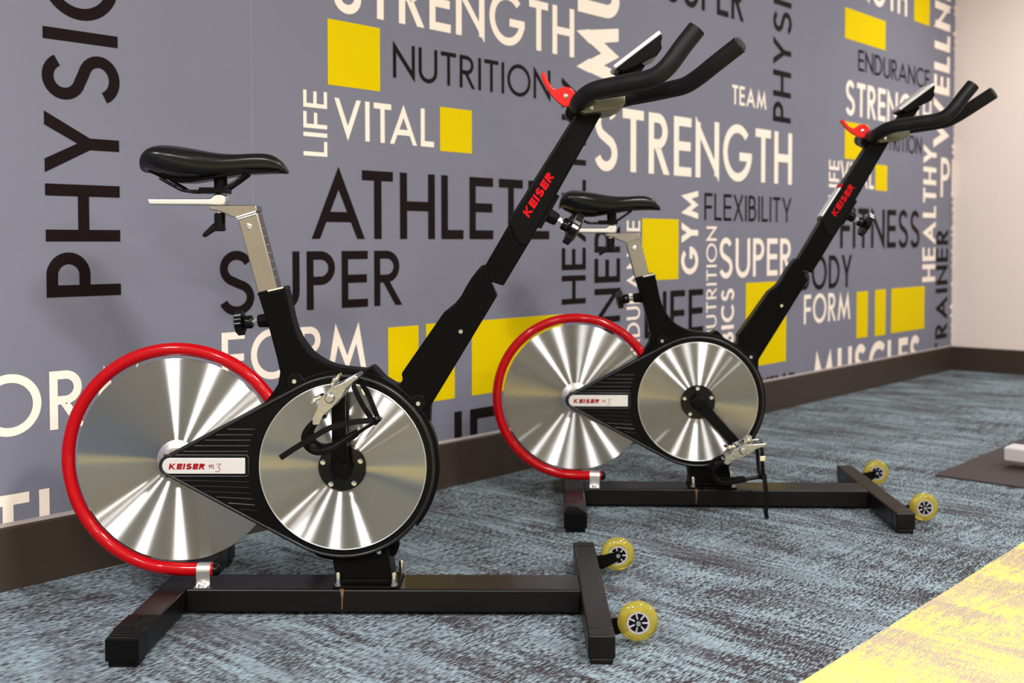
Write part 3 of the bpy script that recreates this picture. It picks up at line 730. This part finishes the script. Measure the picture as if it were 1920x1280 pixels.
    fx = Vector((.1925 - .1430, 0, .897 - .705 - seat_drop)); fx.normalize(); nx = Vector((fx.z, 0, -fx.x))
    for kk in range(7):                                        # scale printed on the front of the post
        p = Vector((-.1890 + seat_shift, 0, .8800 - seat_drop)) + Vector((.0465, 0, -.180)).normalized() * (.018 + kk * .019)
        if p.z < .732: break
        mk.box((p.x - .002, -.016, p.z - .0016), (p.x + .0030, -.006, p.z + .0016)); mk.box((p.x - .002, -.001, p.z - .0016), (p.x + .0030, .004, p.z + .0016))
    if mk.v: mk.build('scale_marks', MARK, spo)
    sl = MB().prism([S(-.4411, 0, .9290)[0::2], S(-.4370, 0, .9140)[0::2], S(-.2830, 0, .9128)[0::2], S(-.2680, 0, .9128)[0::2], S(-.2640, 0, .9200)[0::2], S(-.2655, 0, .9330)[0::2], S(-.2725, 0, .9395)[0::2], S(-.2860, 0, .9405)[0::2], S(-.2985, 0, .9290)[0::2]], -.019, .019)
    slo = sl.build('seat_slider', SATIN, root, bevel=.0055, seg=3)
    lv = MB().lathe([(.0115, 0), (.0125, .004), (.0125, .038), (.0115, .041)], S(-.2825, 0, .8555), 20, 'Z')
    lv.prism([S(-.2700, 0, .8560)[0::2], S(-.2945, 0, .8560)[0::2], S(-.3160, 0, .8415)[0::2], S(-.3205, 0, .8440)[0::2], S(-.3200, 0, .8500)[0::2], S(-.2960, 0, .8730)[0::2], S(-.2720, 0, .8770)[0::2]], -.0085, .0085)
    lvo = lv.build('clamp_lever', GLOSS, slo, bevel=.003)
    MB().lathe([(.0075, 0), (.0075, .008)], S(-.2825, 0, .8960), 16, 'Z').build('lever_collar', [CHROME], lvo, smooth=35)
    # saddle: cross-sections along its length
    secs = [(-.4465, .999, .016, .046, .006), (-.4420, 1.0225, .030, .064, .012), (-.4300, 1.0405, .050, .077, .020), (-.4087, 1.0485, .068, .084, .026), (-.3811, 1.0475, .0735, .0845, .030), (-.3456, 1.0425, .0730, .078, .032),
            (-.3102, 1.0352, .0640, .064, .031), (-.2748, 1.0290, .0540, .047, .026), (-.2354, 1.0280, .0455, .034, .022), (-.2038, 1.0305, .0460, .029, .020), (-.1723, 1.0305, .0460, .026, .019), (-.1488, 1.0215, .0375, .0235, .016), (-.1332, 1.0045, .0210, .0185, .010), (-.1262, .9900, .0070, .011, .004)]
    sd = MB(); N = 20; vs = []
    for u, zt, h, hw, rr in secs:
        for j in range(N):
            t = 2 * math.pi * j / N; c, q = math.cos(t), math.sin(t)
            y = hw * (abs(c) ** .72) * (1 if c >= 0 else -1)
            if q >= 0: z = zt - h * .42 + h * .42 * (q ** .8)
            else:
                z = zt - h * .42 - h * .58 * (abs(q) ** .55); y *= (1 - .22 * abs(q))
            vs.append(S(u, -y, z))
    n = len(secs); fs = [(i * N + j, i * N + (j + 1) % N, (i + 1) * N + (j + 1) % N, (i + 1) * N + j) for i in range(n - 1) for j in range(N)] + [tuple(range(N - 1, -1, -1)), tuple(range((n - 1) * N, n * N))]
    sd.add(vs, fs); sdo = sd.build('saddle', LEATH, root, smooth=80, sub=2)
    un = MB()                                                   # shell under the padding
    un.prism([S(-.4380, 0, .9960)[0::2], S(-.4300, 0, .9860)[0::2], S(-.4050, 0, .9740)[0::2], S(-.3700, 0, .9640)[0::2], S(-.3400, 0, .9640)[0::2], S(-.2900, 0, .9720)[0::2], S(-.2200, 0, .9830)[0::2], S(-.1500, 0, .9860)[0::2], S(-.1400, 0, .9900)[0::2], S(-.2600, 0, .9950)[0::2], S(-.4200, 0, 1.000)[0::2]], -.030, .030)
    un.build('saddle_shell', PLAST, sdo, bevel=.006)
    for s1 in (-1, 1):
        MB().tube(smooth_path([S(-.405, .036 * s1, .974), S(-.375, .033 * s1, .956), S(-.350, .024 * s1, .9450), S(-.300, .021 * s1, .9455), S(-.272, .021 * s1, .9480), S(-.245, .020 * s1, .9640), S(-.218, .016 * s1, .9830)], 5), .0038, 10).build('saddle_rail', GLOSS, sdo, smooth=50)
    cp = MB().lathe([(.0145, 0), (.0150, .004), (.0150, .030), (.0125, .036)], S(-.2795, 0, .9420), 20, 'Z').box(S(-.322, .028, .9400), S(-.262, -.028, .9530))
    cp.build('saddle_clamp', PLAST, sdo, bevel=.002)
    MB().lathe([(.0065, 0), (.0065, .006)], S(-.2795, 0, .9755), 14, 'Z').build('clamp_nut', CHROME, sdo, smooth=35)
    MB().lathe([(.010, 0), (.010, .005)], S(-.2795, 0, .9385), 14, 'Z').build('clamp_washer', CHROME, sdo, smooth=35)
    # --- pop pins
    def pop_pin(name_, base, d, knob_r, parent):
        d = Vector(d).normalized(); B0 = Vector(base)
        X = d.orthogonal().normalized(); Y = d.cross(X)
        e = MB().tube([B0 - d * .010, B0 + d * .004, B0 + d * .024, B0 + d * .028], [.021, .0185, .0165, .014], 6).build(name_, PLAST, parent, bevel=.002)
        MB().tube([B0 + d * .026, B0 + d * .050], .0058, 12).tube([B0 + d * .029, B0 + d * .036], .0095, 6).build('pin_shaft', CHROME, e, smooth=35)
        k = MB(); n = 40; prof = [(.0125, .040), (.0150, .043), (.0150, .055), (.020, .058), (1.0, .061), (1.0, .076), (.6, .081), (.1, .082)]
        vs = []
        for r, a in prof:
            for j in range(n):
                t = 2 * math.pi * j / n
                rr = r if r < .05 else knob_r * r * (1 + .07 * math.cos(8 * t))
                vs.append(B0 + d * a + X * (rr * math.cos(t)) + Y * (rr * math.sin(t)))
        kk = len(prof); fs = [(i * n + j, i * n + (j + 1) % n, (i + 1) * n + (j + 1) % n, (i + 1) * n + j) for i in range(kk - 1) for j in range(n)] + [tuple(range(n - 1, -1, -1)), tuple(range((kk - 1) * n, kk * n))]
        k.add(vs, fs); k.build('adjustment_knob', GLOSS, e, smooth=40)
    pop_pin('pin_housing', (-.1700, 0, .6560), (-1, 0, -.10), .0265, root)
    cap = MB().prism([(-.1935, .7120), (-.1900, .7200), (-.1330, .7335), (-.1285, .7260)], -.0315, .0315).build('seat_tube_collar', PLAST, root, bevel=.003)
    MB().prism([(-.1680, .7205), (-.1335, .7285), (-.1330, .7325), (-.1690, .7245)], -.0326, -.0312).build('collar_label', SATIN, cap)
    # --- mast tube, sleeve
    k = .030 * 0
    E_ = lambda u, v, z: (u + mast_ext[0], -v, z + mast_ext[1])
    E2 = lambda u, z: (u + mast_ext[0], z + mast_ext[1])
    MB().prism([(.3000, .7520), (.3560, .7330), E2(.4240, .8460), E2(.3860, .9000)], -.0255, .0255).build('mast_tube', BLACK, root, bevel=.003)
    ms = MB().prism([E2(.3655, .8760), E2(.3735, .8620), E2(.3800, .8420), E2(.3905, .8260), E2(.3985, .8225), E2(.4120, .8253), E2(.5800, 1.1240), E2(.5680, 1.1290), E2(.5260, 1.1210), E2(.5170, 1.1150)], -.029, .029).build('mast_sleeve', PLAST, root, bevel=.0045, seg=3)
    A_ = Vector((.53, 0, .848))
    block_letters('KEISER', E_(.4125, .0291, .8838), (.53, 0, .848), (-.848, 0, .53), .1075, .0185, (0, -1, 0), 'sleeve_lettering', REDT, ms, t=.28, shear=.22, gap=.10)
    ds = Vector((.4695 - .3655, 0, 1.040 - .876)).normalized()
    if sticker:
        a0 = Vector((.3685 + mast_ext[0], 0, .8830 + mast_ext[1])); nrm = Vector((-ds.z, 0, ds.x))
        p0, p1, p2 = a0 + ds * .004, a0 + ds * .108, a0 + ds * .122
        g = MB()
        for (s0, s1, mi) in ((p0, p1, 0), (p1, p2, 1)):
            vs = [s0 + nrm * .002 + Vector((0, y, 0)) for y in (-.027, .027)] + [s1 + nrm * .002 + Vector((0, y, 0)) for y in (.027, -.027)] + [s0 - nrm * .003 + Vector((0, y, 0)) for y in (-.027, .027)] + [s1 - nrm * .003 + Vector((0, y, 0)) for y in (.027, -.027)]
            g.add(vs, [(0, 1, 2, 3), (7, 6, 5, 4), (0, 4, 5, 1), (1, 5, 6, 2), (2, 6, 7, 3), (3, 7, 4, 0)], mi)
        tag(g.build('warning_label', [WHITE, REDT], ms), 'white label with a red top edge')
    MB().prism([E2(.4310, .8640), E2(.4405, .8600), E2(.4815, .9330), E2(.4730, .9375)], -.020, .020).build('mast_wear_strip', RUBB, ms, bevel=.002)
    pop_pin('pin_housing', E_(.4530, 0, .8930), (.87, 0, -.49), .0355, root)
    # --- handlebar
    near = [(.5225, .088, 1.1335), (.5360, .118, 1.1435), (.5571, .142, 1.1508), (.5984, .170, 1.1562), (.6198, .185, 1.1588), (.6526, .205, 1.1619), (.6753, .220, 1.1698), (.6962, .230, 1.1883), (.7239, .233, 1.2258), (.7508, .234, 1.2596)]
    far = [(.8695, .080, 1.2567), (.8217, .040, 1.2205), (.7890, .005, 1.1955), (.7640, -.022, 1.1818), (.7330, -.050, 1.1768), (.6921, -.090, 1.1728), (.6487, -.120, 1.1680), (.600, -.140, 1.1570), (.560, -.150, 1.1460), (.534, -.140, 1.1370)]
    mid = [(.5235, -.105, 1.1315), (.5215, -.03, 1.1300), (.5205, .04, 1.1300)]
    hb = MB().tube(smooth_path([E_(*p) for p in far + mid + near], 6), .0193, 20)
    hbo = hb.build('handlebar', FOAM, root, smooth=60)
    for p, q in ((near[-1], near[-2]), (far[0], far[1])):
        P_, Q_ = Vector(E_(*p)), Vector(E_(*q)); d = (P_ - Q_).normalized()
        MB().tube([P_ - d * .002, P_ + d * .0012], .0150, 20).build('bar_end_plug', RUBB, hbo, smooth=40)
    hp2 = MB().prism([E2(.520, 1.1130), E2(.535, 1.1080), E2(.600, 1.1180), E2(.622, 1.1290), E2(.622, 1.1480), E2(.535, 1.1330)], -.075, .075)
    hp2.box(E_(.520, .090, 1.1330), E_(.560, -.090, 1.1420))
    hp2.build('handlebar_bracket', BRKT, root, bevel=.003)
    MB().lathe([(.0040, -.0020), (.0060, 0)], E_(.5480, .0760, 1.1220), 12).build('bracket_bolt', CHROME, root.children[-1], smooth=35)
    # --- display console
    dx = Vector((.7003 - .5997, 0, 1.2878 - 1.2119)).normalized(); nn = Vector((-dx.z, 0, dx.x)); o0 = Vector(E_(.5997, 0, 1.2119))
    def slab(a, b, t0, t1, hw0, hw1): 
        vs = [o0 + dx * a + nn * t0 + Vector((0, -hw0, 0)), o0 + dx * b + nn * t0 + Vector((0, -hw1, 0)), o0 + dx * b + nn * t0 + Vector((0, hw1, 0)), o0 + dx * a + nn * t0 + Vector((0, hw0, 0))]
        vs += [o0 + dx * a + nn * t1 + Vector((0, -hw0, 0)), o0 + dx * b + nn * t1 + Vector((0, -hw1, 0)), o0 + dx * b + nn * t1 + Vector((0, hw1, 0)), o0 + dx * a + nn * t1 + Vector((0, hw0, 0))]
        return vs, [(0, 3, 2, 1), (4, 5, 6, 7), (0, 1, 5, 4), (1, 2, 6, 5), (2, 3, 7, 6), (3, 0, 4, 7)]
    ce = MB().add(*slab(0, .126, -.0045, .0055, .046, .052)).build('console', SILVP, root, bevel=.003)
    MB().add(*slab(.018, .110, .0050, .0060, .036, .040)).build('screen', LCD, ce)
    cb_ = MB()
    prof = [(.002, -.0042), (.010, -.019), (.030, -.024), (.060, -.030), (.090, -.036), (.108, -.030), (.114, -.018), (.122, -.012), (.1265, -.0042)]
    n = len(prof); vs = [o0 + dx * a + nn * t + Vector((0, -.0465 - .045 * a, 0)) for a, t in prof] + [o0 + dx * a + nn * t + Vector((0, .0465 + .045 * a, 0)) for a, t in prof]
    cb_.add(vs, [tuple(range(n)), tuple(range(2 * n - 1, n - 1, -1))] + [(i, (i + 1) % n, (i + 1) % n + n, i + n) for i in range(n)])
    cb_.build('console_housing', PLAST, ce, bevel=.003)
    MB().prism([E2(.575, 1.136), E2(.615, 1.140), E2(.672, 1.222), E2(.640, 1.228), E2(.612, 1.205)], -.018, .018).build('console_arm', PLAST, ce, bevel=.003)
    # --- gear lever
    lc = Vector((.5070, 0, 1.1500)); lr = math.radians(lever_rot)
    def LV(u, z):
        du, dz = u - lc.x, z - lc.z
        return E2(lc.x + du * math.cos(lr) - dz * math.sin(lr), lc.z + du * math.sin(lr) + dz * math.cos(lr))
    lp = [(.4425, 1.2060), (.4400, 1.2020), (.4440, 1.1880), (.4520, 1.1720), (.4640, 1.1540), (.4780, 1.1400), (.4880, 1.1325), (.5000, 1.1290), (.5110, 1.1310), (.5170, 1.1450), (.5150, 1.1620), (.5060, 1.1720), (.4930, 1.1745), (.4800, 1.1705), (.4715, 1.1680), (.4620, 1.1760), (.4550, 1.1900), (.4510, 1.2020), (.4470, 1.2065)]
    lo = MB().prism([LV(*p) for p in lp], -.020, -.004).build('gear_lever', REDP, root, bevel=.0055, seg=3)
    pu, pz_ = LV(.4952, 1.1533)
    MB().lathe([(.002, -.0025), (.0052, -.0018), (.0052, .001)], (pu, -.0205, pz_), 14).build('lever_screw', CHROME, lo, smooth=35)
    MB().lathe([(.017, -.016), (.019, -.012), (.019, .030), (.016, .034)], (E2(.5130, 1.1180)[0], .0, E2(.5130, 1.1180)[1]), 24).build('lever_housing', PLAST, lo, smooth=40)
    return root

spin_bike('spin_bike', 'nearer black spin bike, its pedal up at the top of the drive disc', (1.5942, 1.9346, 0), -.85071, 91.0, 0.0, (0, 0), 45, 'back', False)
spin_bike('spin_bike', 'farther black spin bike, its crank pointing down and a white label on its mast', (2.9654, 1.8831, 0), -.88114, -47.5, .0545, (.013, .0235), 22, 'down', True, seat_shift=.0145, lever_rot=17)

# ------------------------------------------------------------------ mat and machine foot at the right
m = MB().box((3.885, .30, .0), (6.2, 1.475, .007)).build('rubber_mat', MATM, bevel=.002)
tag(m, 'dark grey rubber mat on the carpet at the right edge', 'mat')
mf = empty('machine_foot', (4.155, 1.0, .007))
tag(mf, 'pale grey metal foot of a machine standing on the dark mat', 'gym machine')
MB().box((0, -.55, .026), (.10, .33, .078)).build('foot_beam', GREYM, mf, bevel=.006)
for y in (.20, -.42):
    MB().lathe([(.030, 0), (.032, .004), (.028, .012), (.012, .014), (.012, .026)], (.05, y, 0), 24, 'Z').build('levelling_foot', RUBB, mf, smooth=40)
bpy.context.view_layer.update()
